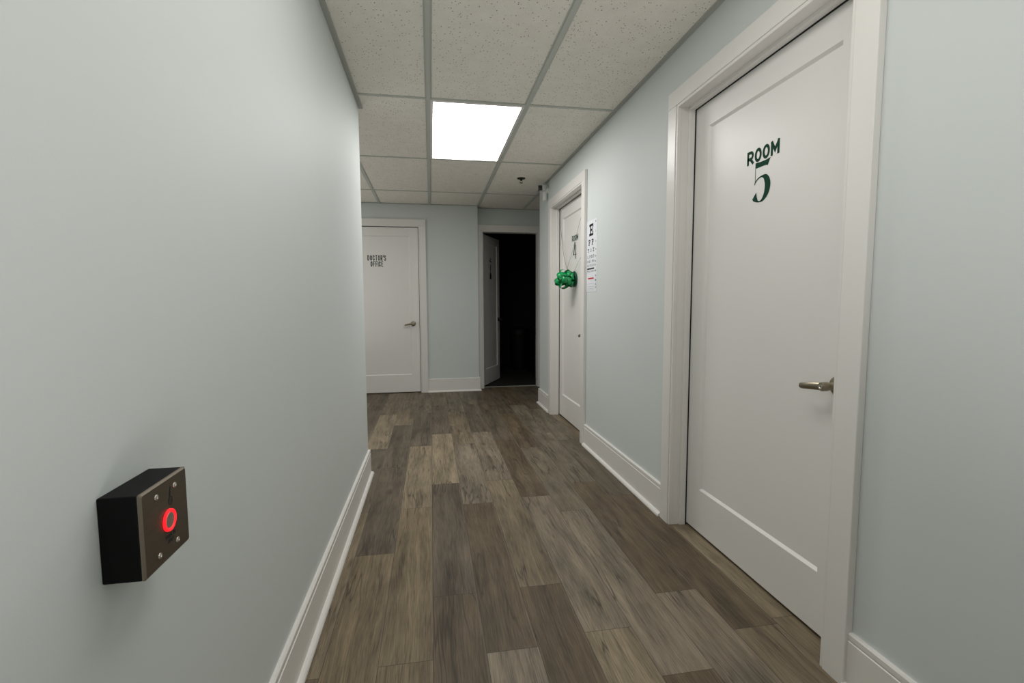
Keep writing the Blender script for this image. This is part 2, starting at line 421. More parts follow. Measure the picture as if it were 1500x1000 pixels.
# ------------------------------------------------------------------ baseboards
BH = .171
BPROF = [(0, 0), (0, BH), (.010, BH), (.0135, BH - .004), (.0135, BH - .019), (.0115, BH - .0215), (.0115, BH - .024), (.0145, BH - .026), (.0145, 0)]
SPROF = [(.0145, 0), (.0145, .019), (.020, .018), (.0265, .0135), (.0305, .007), (.0315, 0)]
def baseboard(name, path, label, shoe_ends=(0, 0)):
    """path: 2D wall-line points; board grows to the LEFT of travel direction"""
    bm = bmesh.new()
    def run(prof, pts):
        n = len(pts); nor = []
        for i in range(n - 1):
            d = (Vector(pts[i + 1]) - Vector(pts[i])).normalized(); nor.append(Vector((-d.y, d.x)))
        rings = []
        for i in range(n):
            if i == 0: m = nor[0]
            elif i == n - 1: m = nor[-1]
            else:
                m = nor[i - 1] + nor[i]; m = m / (m.dot(nor[i]))
            rings.append([bm.verts.new((pts[i][0] + m.x * o, pts[i][1] + m.y * o, z)) for o, z in prof])
        for A, B in zip(rings, rings[1:]):
            for k in range(len(prof)):
                k2 = (k + 1) % len(prof); bm.faces.new((A[k], B[k], B[k2], A[k2]))
        bm.faces.new(rings[0]); bm.faces.new(rings[-1])
    run(BPROF, path)
    sp_ = [Vector(p) for p in path]
    if shoe_ends[0]: sp_[0] = sp_[0] + (sp_[1] - sp_[0]).normalized() * shoe_ends[0]
    if shoe_ends[1]: sp_[-1] = sp_[-1] + (sp_[-2] - sp_[-1]).normalized() * shoe_ends[1]
    run(SPROF, [tuple(p) for p in sp_])
    return obj(name, bm, M['trim'], tags=dict(kind='structure', label=label, cat='baseboard'))
CW, CT, CTN = .090, .024, .003   # casing width, thickness
e5a, e5b = D5 - OW / 2 - CW + .004, D5 + OW / 2 + CW - .004
e4a, e4b = D4 - OW / 2 - CW + .004, D4 + OW / 2 + CW - .004
baseboard('baseboard_left', [(X0, YL), (XL, YL), (XL, Y0)][::1], 'white baseboard running along the left wall', )
baseboard('baseboard_right', [(XR, Y0), (XR, e5a - .0005)], 'white baseboard nearest the viewer, right of the larger door')
baseboard('baseboard_middle', [(XR, e5b + .0005), (XR, e4a - .0005)], 'white baseboard on the right wall between the two numbered doors', (.012, 0))
baseboard('baseboard_corner', [(XR, e4b + .0005), (XR, YE), (X1, YE)], 'short white baseboard between the farther numbered door and corner')
edr = DOX + DOW / 2 + CW - .004; edl = DOX - DOW / 2 - CW + .004
baseboard('baseboard_far', [(XD, YR - .022), (XD, YD), (edr + .0005, YD)], "white baseboard right of the doctor's office door")
baseboard('baseboard_far_left', [(edl - .0005, YD), (X0, YD)], "white baseboard left of the doctor's office door")
baseboard('baseboard_back', [(X1, YR), (RX + RW / 2 + CW, YR)], 'white baseboard right of the open dark doorway')

# ------------------------------------------------------------------ lettering helpers
def text_polys(body, offset=0.0, shear=0.0, space=1.0):
    cu = bpy.data.curves.new('t', 'FONT'); cu.body = body; cu.size = 1; cu.offset = offset; cu.shear = shear; cu.space_character = space
    cu.resolution_u = 6
    o = bpy.data.objects.new('t', cu); col.objects.link(o)
    dg = bpy.context.evaluated_depsgraph_get(); me = bpy.data.meshes.new_from_object(o.evaluated_get(dg))
    vs = [tuple(v.co[:2]) for v in me.vertices]; fs = [tuple(p.vertices) for p in me.polygons]
    bpy.data.objects.remove(o); bpy.data.curves.remove(cu); bpy.data.meshes.remove(me)
    return vs, fs
def fit_text(bm, body, x0, x1, z0, z1, y, offset=0.0, mat=0, space=1.0):
    vs, fs = text_polys(body, offset, 0, space)
    a0 = min(v[0] for v in vs); a1 = max(v[0] for v in vs); b0 = min(v[1] for v in vs); b1 = max(v[1] for v in vs)
    nv = [bm.verts.new((x0 + (v[0] - a0) / (a1 - a0) * (x1 - x0), y, z0 + (v[1] - b0) / (b1 - b0) * (z1 - z0))) for v in vs]
    for f in fs:
        try: q = bm.faces.new([nv[i] for i in f]); q.material_index = mat
        except ValueError: pass
def poly(bm, pts, y, x0=0, z0=0, sx=1, sz=1, mat=0):
    f = bm.faces.new([bm.verts.new((x0 + p[0] * sx, y, z0 + p[1] * sz)) for p in pts]); f.material_index = mat
def ribbon2d(bm, pts, y, x0, z0, sx, sz, mat=0):
    """pts: (x, z, halfwidth) in unit box -> variable stroke, smoothed by Catmull-Rom"""
    P_ = []
    n = len(pts)
    for i in range(n - 1):
        p0, p1, p2, p3 = pts[max(i - 1, 0)], pts[i], pts[i + 1], pts[min(i + 2, n - 1)]
        for s in range(6):
            t_ = s / 6
            P_.append([.5 * ((2 * p1[k]) + (-p0[k] + p2[k]) * t_ + (2 * p0[k] - 5 * p1[k] + 4 * p2[k] - p3[k]) * t_ ** 2 + (-p0[k] + 3 * p1[k] - 3 * p2[k] + p3[k]) * t_ ** 3) for k in range(3)])
    P_.append(list(pts[-1]))
    L_, R_ = [], []
    for i, p in enumerate(P_):
        q = P_[min(i + 1, len(P_) - 1)]; o = P_[max(i - 1, 0)]
        d = Vector(((q[0] - o[0]) * sx, (q[1] - o[1]) * sz)); d.normalize(); nn = Vector((-d.y, d.x)) * p[2] * sz
        c = Vector((x0 + p[0] * sx, z0 + p[1] * sz))
        L_.append(bm.verts.new((c.x + nn.x, y, c.y + nn.y))); R_.append(bm.verts.new((c.x - nn.x, y, c.y - nn.y)))
    for i in range(len(P_) - 1):
        f = bm.faces.new((L_[i], L_[i + 1], R_[i + 1], R_[i])); f.material_index = mat

# stroke alphabet in a unit box (x right, z up)
def arc(cx, cz, rx, rz, a0, a1, n=14):
    return [(cx + rx * math.cos(math.radians(a0 + (a1 - a0) * i / n)), cz + rz * math.sin(math.radians(a0 + (a1 - a0) * i / n))) for i in range(n + 1)]
GLYPH = {
 'O': [arc(.5, .5, .5, .5, 0, 360, 28)],
 'R': [[(0, 0), (0, 1), (.5, 1)] + arc(.55, .7, .42, .3, 80, -80, 8) + [(.5, .4), (0, .4)], [(.5, .4), (1, 0)]],
 'M': [[(0, 0), (0, 1)], [(1, 0), (1, 1)], [(0, 1), (.5, .3), (1, 1)]],
 'D': [[(0, 0), (0, 1), (.4, 1)] + arc(.4, .5, .6, .5, 85, -85, 12) + [(.4, 0), (0, 0)]],
 'C': [arc(.5, .68, .5, .32, 10, 180, 8) + arc(.5, .32, .5, .32, 180, 350, 8)],
 'T': [[(0, 1), (1, 1)], [(.5, 1), (.5, 0)]],
 'S': [arc(.5, .75, .45, .25, 20, 250, 9) + arc(.5, .25, .5, .27, 70, -160, 9)],
 'F': [[(0, 0), (0, 1), (1, 1)], [(0, .52), (.8, .52)]],
 'E': [[(1, 1), (0, 1), (0, 0), (1, 0)], [(0, .52), (.8, .52)]],
 'I': [[(.5, 0), (.5, 1)]], "'": [[(.5, 1.05), (.45, .75)]],
 'P': [[(0, 0), (0, 1), (.5, 1)] + arc(.55, .72, .42, .28, 80, -80, 8) + [(.5, .44), (0, .44)]],
 'U': [[(0, 1), (0, .35)] + arc(.5, .35, .5, .35, 180, 360, 8) + [(1, 1)]],
 'H': [[(0, 0), (0, 1)], [(1, 0), (1, 1)], [(0, .5), (1, .5)]],
 'N': [[(0, 0), (0, 1), (1, 0), (1, 1)]],
}
def stroke(bm, pts, hw, y, mat=0):
    P_ = [Vector(p) for p in pts]; n = len(P_); closed = (P_[0] - P_[-1]).length < 1e-6
    if closed: P_ = P_[:-1]; n -= 1
    L_, R_ = [], []
    for i in range(n):
        a_ = P_[i - 1] if (closed or i > 0) else None; b_ = P_[(i + 1) % n] if (closed or i < n - 1) else None
        d0 = (P_[i] - a_).normalized() if a_ is not None else None; d1 = (b_ - P_[i]).normalized() if b_ is not None else None
        if d0 is None: d0 = d1
        if d1 is None: d1 = d0
        n0 = Vector((-d0.y, d0.x)); n1 = Vector((-d1.y, d1.x)); mm = n0 + n1
        if mm.length < 1e-4: mm = n0
        mm = mm.normalized(); mm = mm / max(.45, mm.dot(n0))
        e = Vector((0, 0))
        if not closed and i == 0: e = -d1 * hw * .98
        if not closed and i == n - 1: e = d0 * hw * .98
        c = P_[i] + e * (1 if True else 0)
        L_.append(bm.verts.new((c.x + mm.x * hw, y, c.y + mm.y * hw))); R_.append(bm.verts.new((c.x - mm.x * hw, y, c.y - mm.y * hw)))
    for i in range(n if closed else n - 1):
        j = (i + 1) % n; f = bm.faces.new((L_[i], L_[j], R_[j], R_[i])); f.material_index = mat
def write(bm, txt, x0, x1, z0, z1, hw, y, gap=.30, widths=None):
    """stroke text filling the box; hw = half stroke width in metres"""
    widths = widths or {}
    ws = [widths.get(c, {' ': .5, 'I': .12, "'": .12, 'M': 1.15}.get(c, 1.0)) for c in txt]
    unit = (x1 - x0) / (sum(ws) + gap * (len(txt) - 1)); x = x0
    for c, w_ in zip(txt, ws):
        ww = w_ * unit
        for k, st in enumerate(GLYPH.get(c, [])):
            a_, b_ = x + hw, x + ww - hw
            if c in "I'": a_ = x; b_ = x + ww
            stroke(bm, [(a_ + px * (b_ - a_), z0 + hw + pz * (z1 - z0 - 2 * hw)) for px, pz in st], hw, y - k * .00003)
        x += ww + gap * unit

# ------------------------------------------------------------------ doors
def door_frame(parent, Wd, Ht, depth, stopd, right=True, left=True, stops=True):
    """local: X along the wall, Y into the wall, Z up; origin at opening centre on the wall face"""
    bm = bmesh.new(); h_ = Wd / 2; bd = .013
    for s, on in ((-1, left), (1, right)):
        if not on: continue
        xa, xb = sorted((s * (h_ + bd), s * (h_ + CW))); box(bm, xa, xb, -CT, 0, 0, Ht + bd, .0018)
        xa, xb = sorted((s * (h_ + .0), s * (h_ + bd - .0016))); box(bm, xa, xb, -CT + .004, 0, 0, Ht + .002, .0015)
        xa, xb = sorted((s * (h_ + .006), s * (h_ + .0085)));
    xl = -(h_ + CW) if left else -h_; xr = h_ + CW if right else h_
    box(bm, xl, xr, -CT, 0, Ht + bd, Ht + CW, .0018)
    box(bm, xl if not left else -h_ - bd, xr if not right else h_ + bd, -CT + .004, 0, Ht, Ht + bd + .001, .0015)
    for s in (-1, 1):
        xa, xb = sorted((s * (h_ + .002), s * (h_ + JT))); box(bm, xa, xb, -.002, TH, 0, Ht + .002)
        if stops:
            xa, xb = sorted((s * (h_ - .012), s * (h_ + .003))); box(bm, xa, xb, stopd - .034, stopd - .0015, 0, Ht, .0015)
    box(bm, -h_ - .002, h_ + .002, -.002, TH, Ht + .002, Ht + JT)
    if stops: box(bm, -h_ + .012, h_ - .012, stopd - .034, stopd - .0015, Ht - .012, Ht + .003, .0015)
    fr = obj('door_frame', bm, M['trim'], parent)
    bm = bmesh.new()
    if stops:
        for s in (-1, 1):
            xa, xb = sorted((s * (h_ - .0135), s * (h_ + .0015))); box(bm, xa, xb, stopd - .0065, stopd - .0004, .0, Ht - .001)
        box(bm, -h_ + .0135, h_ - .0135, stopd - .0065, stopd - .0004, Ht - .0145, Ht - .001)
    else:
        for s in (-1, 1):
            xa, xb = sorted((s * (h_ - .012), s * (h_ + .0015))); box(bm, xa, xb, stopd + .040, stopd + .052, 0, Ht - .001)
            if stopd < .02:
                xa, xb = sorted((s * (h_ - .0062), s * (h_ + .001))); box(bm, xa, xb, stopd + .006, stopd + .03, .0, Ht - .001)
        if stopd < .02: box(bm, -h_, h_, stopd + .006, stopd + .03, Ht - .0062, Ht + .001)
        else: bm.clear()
    if len(bm.verts): obj('gap_shade_strip', bm, M['gap'], parent)  # black strips standing in for the shade inside the door gaps
    return fr
def slab(parent, x0, x1, z0, z1, y0, stile, top, bot, th=.036, name='door_panel', mat=None):
    bm = bmesh.new()
    def ring(xa, xb, za, zb, y): return [bm.verts.new(p) for p in ((xa, y, za), (xb, y, za), (xb, y, zb), (xa, y, zb))]
    o_ = ring(x0, x1, z0, z1, y0); i1 = ring(x0 + stile, x1 - stile, z0 + bot, z1 - top, y0)
    s_ = .010; i2 = ring(x0 + stile + s_, x1 - stile - s_, z0 + bot + s_, z1 - top - s_, y0 + .010)
    bk = ring(x0, x1, z0, z1, y0 + th)
    for A, B in ((o_, i1), (i1, i2), (bk, o_)):
        for k in range(4): bm.faces.new((A[k], A[(k + 1) % 4], B[(k + 1) % 4], B[k]))
    bm.faces.new(i2); bm.faces.new(bk)
    bmesh.ops.recalc_face_normals(bm, faces=bm.faces)
    bv = [e for e in bm.edges if all(v in o_ for v in e.verts)]
    bmesh.ops.bevel(bm, geom=bv, offset=.0015, segments=1, affect='EDGES')
    return obj(name, bm, mat or M['door'], parent)
def lever(parent, x, z, y0, mat, s=-1):
    """rose + neck + lever pointing to s along X"""
    Mr = Matrix.Translation((x, y0, z)) @ Matrix.Rotation(math.radians(90), 4, 'X')
    bm = bmesh.new(); lathe(bm, [(0, 0), (.031, 0), (.031, .004), (.027, .008), (.013, .010), (.0115, .030), (.0115, .038), (0, .038)], Mr, 28)
    hnd = obj('door_handle', bm, mat, parent, True)
    bm = bmesh.new()
    lathe(bm, [(0, .036), (.013, .036), (.0145, .040), (.0145, .060), (.012, .064), (0, .064)], Mr, 24)
    sweep(bm, [(x, y0 - .051, z), (x + s * .03, y0 - .052, z - .0025), (x + s * .07, y0 - .051, z - .008), (x + s * .094, y0 - .048, z - .012), (x + s * .105, y0 - .044, z - .0135)],
          [.0135, .0130, .0118, .0105, .0095], 14, flat=.62)
    obj('lever', bm, mat, hnd, True)
    bm = bmesh.new(); lathe(bm, [(.0075, .0635), (.0075, .0655), (.005, .0655), (.003, .0635)], Mr, 16)
    obj('keyhole', bm, M['screw'], hnd, True)
    return hnd

# right wall frame: local X = -Y world, local Y = +X world
def right_M(yc): return Matrix(((0, 1, 0, XR), (-1, 0, 0, yc), (0, 0, 1, 0), (0, 0, 0, 1)))
DEP = .070
def five(bm, x0, z0, w, h_, y):
    poly(bm, [(.12, 1.0), (.20, 1.0), (.40, .985), (.70, .985), (.94, 1.0), (.86, .905), (.80, .835), (.70, .86), (.55, .862), (.12, .862)], y, x0, z0, w, h_)
    poly(bm, [(.12, .87), (.145, .87), (.145, .49), (.12, .46)], y, x0, z0, w, h_)
    ribbon2d(bm, [(.10, .455, .004), (.14, .52, .016), (.30, .595, .018), (.52, .62, .025), (.72, .56, .075), (.83, .40, .098), (.78, .20, .085), (.60, .055, .045), (.42, .018, .016), (.25, .05, .03), (.14, .11, .045)], y, x0, z0, w, h_)
    poly(bm, [(.00, .12), (.10, .19), (.22, .27), (.25, .16), (.33, .04), (.16, .04), (.06, .07)], y - .00005, x0, z0, w, h_)
def four(bm, x0, z0, w, h_, y):
    poly(bm, [(.66, .86), (.84, .80), (.84, 0), (.66, 0)], y, x0, z0, w, h_)
    poly(bm, [(.42, 1.0), (.64, 1.0), (.26, .27), (.02, .27)], y, x0, z0, w, h_)
    poly(bm, [(.02, .285), (.02, .245), (.97, .245), (.97, .285)], y, x0, z0, w, h_)

specs = [('door_1', D5, 5, 'white panelled door nearest the viewer, lettered in green with number five'),
         ('door_2', D4, 4, 'farther white panelled door in the right wall with a green bow on it')]
for nm, yc, num, lab in specs:
    d = empty(nm, right_M(yc)); tag(d, lab, 'door', None, 'structure')
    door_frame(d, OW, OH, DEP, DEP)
    hx = OW / 2
    sl = slab(d, -hx + .003, hx - .003, .014, OH - .004, DEP, .118, .118, .212)
    ly = DEP + .010 - .0006
    bm = bmesh.new()
    cx = yc - 1.7145 if num == 5 else 0.0
    write(bm, 'ROOM', cx - .092, cx + .092, 1.692, 1.746, .0058, ly, .13)
    if num == 5: five(bm, cx - .052, 1.532, .104, .158, ly)
    else: four(bm, cx - .055, 1.532, .110, .150, ly)
    obj('lettering', bm, M['green'], sl, smooth='keep')
    lever(d, hx - .003 - .072, .872, DEP, M['nickel'])
    if num == 5:
        hb = bmesh.new()
# doctor's office door
d = empty('door_3', Matrix.Translation((DOX, YD, 0))); tag(d, "white panelled door lettered doctor's office in the far wall", 'door', None, 'structure')
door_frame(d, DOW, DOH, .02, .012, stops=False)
sl = slab(d, -DOW / 2 + .006, DOW / 2 - .006, .010, DOH - .006, .012, .105, .105, .222)
bm = bmesh.new(); ly = .022 - .0006
cx = -.6515 - DOX
write(bm, "DOCTOR'S", cx - .112, cx + .112, 1.672, 1.738, .0042, ly, .34)
write(bm, "OFFICE", cx - .076, cx + .076, 1.598, 1.664, .0042, ly, .34)
obj('lettering', bm, M['dark_text'], sl, smooth='keep')
lever(d, -.222 - DOX, .884, .012, M['nickel'])
bm = bmesh.new(); box(bm, DOW / 2 - .007, DOW / 2 + .009, -.018, .012, .855, .915, .001)
obj('strike_plate', bm, M['nickel'], d)

# open dark doorway
d = empty('door_4', Matrix.Translation((RX, YR, 0))); tag(d, 'white panelled door standing open into the dark unlit room', 'door', None, 'structure')
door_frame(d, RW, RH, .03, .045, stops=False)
ang = 64
hinge = empty('door_leaf', Matrix.Translation((-RW / 2 + .012, .108, 0)) @ Matrix.Rotation(math.radians(ang), 4, 'Z'), d)
sl = slab(hinge, 0, .705, .012, RH - .006, 0, .105, .105, .215)
obj_ = sl
bm = bmesh.new(); ly = .0094; cx = .335
poly(bm, [(cx + .020 * math.cos(q * math.pi / 8), 1.752 + .014 * math.sin(q * math.pi / 8)) for q in range(16)], ly)
poly(bm, [(cx - .050, 1.722), (cx - .045, 1.738), (cx + .005, 1.727), (cx + .045, 1.724), (cx + .045, 1.708), (cx, 1.712)], ly)
poly(bm, [(cx, 1.708), (cx + .014, 1.66), (cx + .016, 1.63), (cx + .010, 1.585), (cx, 1.575), (cx - .010, 1.585), (cx - .014, 1.63), (cx - .010, 1.67)], ly)
poly(bm, [(cx - .006, 1.58), (cx - .028, 1.548), (cx - .036, 1.52), (cx - .036, 1.475), (cx + .036, 1.475), (cx + .036, 1.52), (cx + .028, 1.548), (cx + .006, 1.58)], ly)
obj('sign', bm, M['ink'], sl, smooth='keep')
bm = bmesh.new(); lathe(bm, [(0, 0), (.03, 0), (.028, .006), (.012, .01), (.012, .04), (.026, .048), (.027, .06), (.02, .068), (0, .07)], Matrix.Translation((.64, 0, .90)) @ Matrix.Rotation(math.radians(90), 4, 'X'), 20)
obj('door_knob', bm, M['bronze'], hinge, True)
for z in (.225, 1.038, 1.844):
    bm = bmesh.new()
    lathe(bm, [(0, z - .045), (.0065, z - .045), (.0065, z + .045), (0, z + .045)], Matrix.Translation((-RW / 2 + .006, .098, 0)), 10)
    box(bm, -RW / 2 - .002, -RW / 2 + .004, .06, .10, z - .045, z + .045)
    obj('hinge', bm, M['bronze'], d)

# ------------------------------------------------------------------ things in the dark room
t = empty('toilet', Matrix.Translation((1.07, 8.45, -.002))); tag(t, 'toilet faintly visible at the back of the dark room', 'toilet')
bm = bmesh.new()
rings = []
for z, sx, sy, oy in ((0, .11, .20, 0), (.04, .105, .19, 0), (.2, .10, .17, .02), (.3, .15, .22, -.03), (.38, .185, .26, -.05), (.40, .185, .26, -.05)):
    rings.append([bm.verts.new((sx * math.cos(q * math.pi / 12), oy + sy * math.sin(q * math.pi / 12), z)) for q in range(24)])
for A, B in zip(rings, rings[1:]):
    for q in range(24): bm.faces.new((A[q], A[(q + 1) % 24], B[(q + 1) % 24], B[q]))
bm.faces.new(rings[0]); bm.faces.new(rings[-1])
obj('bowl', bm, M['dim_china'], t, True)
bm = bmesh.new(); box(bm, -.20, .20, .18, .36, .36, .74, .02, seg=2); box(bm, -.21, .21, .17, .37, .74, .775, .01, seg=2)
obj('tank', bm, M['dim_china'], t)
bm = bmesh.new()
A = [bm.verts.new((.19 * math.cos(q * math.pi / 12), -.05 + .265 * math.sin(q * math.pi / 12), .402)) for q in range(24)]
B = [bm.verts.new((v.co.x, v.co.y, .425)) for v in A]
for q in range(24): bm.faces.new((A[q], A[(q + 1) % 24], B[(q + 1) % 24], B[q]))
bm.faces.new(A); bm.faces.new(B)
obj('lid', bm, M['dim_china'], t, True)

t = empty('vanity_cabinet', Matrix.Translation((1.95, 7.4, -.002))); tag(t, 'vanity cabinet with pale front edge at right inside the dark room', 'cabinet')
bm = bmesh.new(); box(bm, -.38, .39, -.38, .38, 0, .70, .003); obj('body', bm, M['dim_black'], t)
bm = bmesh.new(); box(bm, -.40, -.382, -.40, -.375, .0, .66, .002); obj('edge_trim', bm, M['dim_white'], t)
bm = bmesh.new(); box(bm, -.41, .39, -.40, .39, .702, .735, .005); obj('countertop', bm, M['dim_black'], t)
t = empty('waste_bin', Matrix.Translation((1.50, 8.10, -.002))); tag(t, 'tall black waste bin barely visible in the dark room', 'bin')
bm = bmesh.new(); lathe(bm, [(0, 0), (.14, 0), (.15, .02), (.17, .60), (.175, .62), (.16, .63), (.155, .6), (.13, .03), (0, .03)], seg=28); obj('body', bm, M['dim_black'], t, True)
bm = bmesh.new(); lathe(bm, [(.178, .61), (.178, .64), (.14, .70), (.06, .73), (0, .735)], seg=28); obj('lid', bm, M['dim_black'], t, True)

# ------------------------------------------------------------------ push button box on the left wall
PY, PZ = .7285, .8355       # centre of the plate
BM = Matrix(((0, -1, 0, XL), (1, 0, 0, PY), (0, 0, 1, PZ), (0, 0, 0, 1)))   # local X=+Y world, local Y=-X world (into wall), Z up
t = empty('push_button_box', BM); tag(t, 'black push button box with metal plate and red glowing ring on the left wall', 'push button')
bm = bmesh.new()
box(bm, -.0580, .0580, -.047, 0, -.0580, .0575, .002, seg=2)
obj('back_box', bm, M['black'], t)
bm = bmesh.new()
o_ = .0583
def rr(s, y, r=.003):
    out = []
    for cx_, cz_, a0 in ((s - r, s - r, 0), (-s + r, s - r, 90), (-s + r, -s + r, 180), (s - r, -s + r, 270)):
        for q in range(4):
            an = math.radians(a0 + q * 30); out.append(bm.verts.new((cx_ + r * math.cos(an), y, cz_ + r * math.sin(an))))
    return out
R0 = rr(o_, -.0472); R1 = rr(o_, -.0495); R2 = rr(o_ - .0025, -.0515)
for A, B in ((R0, R1), (R1, R2)):
    for q in range(16):
        f = bm.faces.new((A[q], A[(q + 1) % 16], B[(q + 1) % 16], B[q])); f.material_index = 1
bm.faces.new(R0); bm.faces.new(R2)
plate = obj('face_plate', bm, [M['plate'], M['plate_edge']], t)
py = -.0516
R90 = Matrix.Rotation(math.radians(90), 4, 'X')
for sx, sz in ((-.0235, .0415), (.0235, .0415), (-.0235, -.0415), (.0235, -.0415)):
    bm = bmesh.new(); lathe(bm, [(0, .0), (.0042, .0), (.0038, .0011), (.0016, .0016), (.0012, .0006), (0, .0006)], Matrix.Translation((sx, py, sz)) @ R90, 16)
    obj('screw', bm, M['screw'], plate, True)
bx, bz = .0035, -.0025
bm = bmesh.new()
lathe(bm, [(.0116, .0012), (.0124, .0028), (.0143, .0032), (.0154, .0026), (.0158, 0)], Matrix.Translation((bx, py, bz)) @ R90, 40)
ring = obj('glow_ring', bm, M['glow'], t, True); ring['label'] = 'red glowing ring'
bm = bmesh.new(); lathe(bm, [(0, .0022), (.0105, .0020), (.0115, .0012), (.0116, 0)], Matrix.Translation((bx, py, bz)) @ R90, 32)
obj('button', bm, M['screw'], t, True)
bm = bmesh.new(); yy = py - .00025
# engraved pointing hand above the button
bx += .006
ribbon2d(bm, [(.006, .044, .0012), (.005, .036, .0012), (.004, .030, .0012)], yy, bx - .004, 0, 1, 1)
for q in range(6):
    a0 = math.radians(60 * q + 30); a1 = math.radians(60 * q + 90)
    c0 = (bx + .001 + .0052 * math.cos(a0), .0235 + .0062 * math.sin(a0)); c1 = (bx + .001 + .0052 * math.cos(a1), .0235 + .0062 * math.sin(a1))
    ribbon2d(bm, [(c0[0], c0[1], .0006), (c1[0], c1[1], .0006)], yy, 0, 0, 1, 1)
for q in range(3): ribbon2d(bm, [(bx - .002 + q * .0028, .026, .0004), (bx - .002 + q * .0028, .0205, .0004)], yy, 0, 0, 1, 1)
obj('hand_symbol', bm, M['ink'], plate, smooth='keep')
bx -= .004
bm = bmesh.new()
write(bm, 'PUSH TO', bx - .0125, bx + .0125, -.0280, -.0225, .00055, yy, .3)
write(bm, 'OPEN', bx - .0075, bx + .0075, -.0355, -.0300, .00055, yy, .3)
obj('lettering', bm, M['ink'], plate, smooth='keep')

# ------------------------------------------------------------------ eye chart on the right wall
EY, EZ = 3.483, 1.491
t = empty('eye_chart', Matrix(((0, 1, 0, XR), (-1, 0, 0, EY), (0, 0, 1, EZ), (0, 0, 0, 1))))
tag(t, 'white paper eye test chart taped to the wall beside the farther door', 'poster')
bm = bmesh.new(); hw_, hh_ = .118, .268
box(bm, -hw_, hw_, -.0016, -.0002, -hh_, hh_); obj('paper', bm, M['paper'], t)
yy = -.0022
def serif(bm, ch, x, z, w, h_, y):
    """block serif letters on a unit grid"""
    g = {'E': [(0, 0, 1, .2), (0, .8, 1, 1), (.18, 0, .42, 1), (.42, .41, .75, .59), (.85, 0, 1, .34), (.85, .66, 1, 1), (.68, .3, .8, .7)],
         'F': [(0, 0, .62, .18), (0, .8, 1, 1), (.18, 0, .42, 1), (.42, .41, .72, .59), (.85, .62, 1, 1), (.65, .3, .77, .7)],
         'P': [(0, 0, .62, .18), (0, .82, .8, 1), (.18, 0, .42, 1), (.42, .38, .8, .55), (.75, .45, 1, .93)],
         'T': [(.38, 0, .62, 1), (0, .8, 1, 1), (0, .6, .15, 1), (.85, .6, 1, 1), (.2, 0, .8, .16)],
         'Z': [(0, .8, 1, 1), (0, 0, 1, .2), (0, .62, .15, 1), (.85, 0, 1, .38)]}
    for a0, b0, a1, b1 in g.get(ch, []):
        poly(bm, [(a0, b0), (a1, b0), (a1, b1), (a0, b1)], y, x, z, w, h_)
    if ch == 'Z': poly(bm, [(.02, .2), (.3, .2), (.98, .8), (.7, .8)], y, x, z, w, h_)
bm = bmesh.new()
def zc(f): return hh_ - f * 2 * hh_       # fraction from the top
def rowtxt(txt, f0, f1, x0, x1):
    n = len(txt); h_ = (f1 - f0) * 2 * hh_; w = min(h_ * .95, (x1 - x0) / n * .75)
    for i, ch in enumerate(txt):
        xc = x0 + (x1 - x0) * (i + .5) / n
        bm = bmesh.new()
        if ch in 'EFPTZ': serif(bm, ch, xc - w / 2, zc(f1), w, h_, yy)
        else: fit_text(bm, ch, xc - w / 2, xc + w / 2, zc(f1), zc(f0), yy, .008)
        obj('letter', bm, M['ink'], t, smooth='keep')
bm = bmesh.new(); serif(bm, 'E', -.052, zc(.215), .088, .088, yy); obj('letter', bm, M['ink'], t, smooth='keep')
rowtxt('FP', .265, .345, -.085, .060)
rowtxt('TOZ', .39, .44, -.100, .075)
rowtxt('LPED', .485, .525, -.100, .075)
rowtxt('PECFD', .555, .588, -.100, .075)
rowtxt('EDFCZP', .615, .642, -.100, .075)
rowtxt('FELOPZD', .70, .722, -.100, .075)
for i, f_ in enumerate((.03, .16, .30, .41, .50, .57, .625, .70, .77, .83, .885, .93)):
    bm = bmesh.new()
    fit_text(bm, str((i % 9) + 1), .086, .086 + (.018 if f_ > .4 else .010), zc(f_ + .022), zc(f_), yy, .01)
    obj('number', bm, M['ink'], t, smooth='keep')
bm = bmesh.new()
poly(bm, [(-.098, zc(.684)), (.062, zc(.684)), (.062, zc(.664)), (-.098, zc(.664))], yy)
obj('black_stripe', bm, M['ink'], t, smooth='keep')
bm = bmesh.new(); poly(bm, [(-.075, zc(.822)), (.055, zc(.822)), (.055, zc(.802)), (-.075, zc(.802))], yy)
s_ = obj('stripe', bm, M['red_ink'], t, smooth='keep'); s_['label'] = 'red stripe'
bm = bmesh.new()
for f_ in (.885, .925, .955, .975): poly(bm, [(-.1, zc(f_ + .003)), (.07, zc(f_ + .003)), (.07, zc(f_)), (-.1, zc(f_))], yy)
obj('fine_print', bm, paint('grey_ink', (.35, .36, .4, 1), .6, 0, 0), t, smooth='keep')

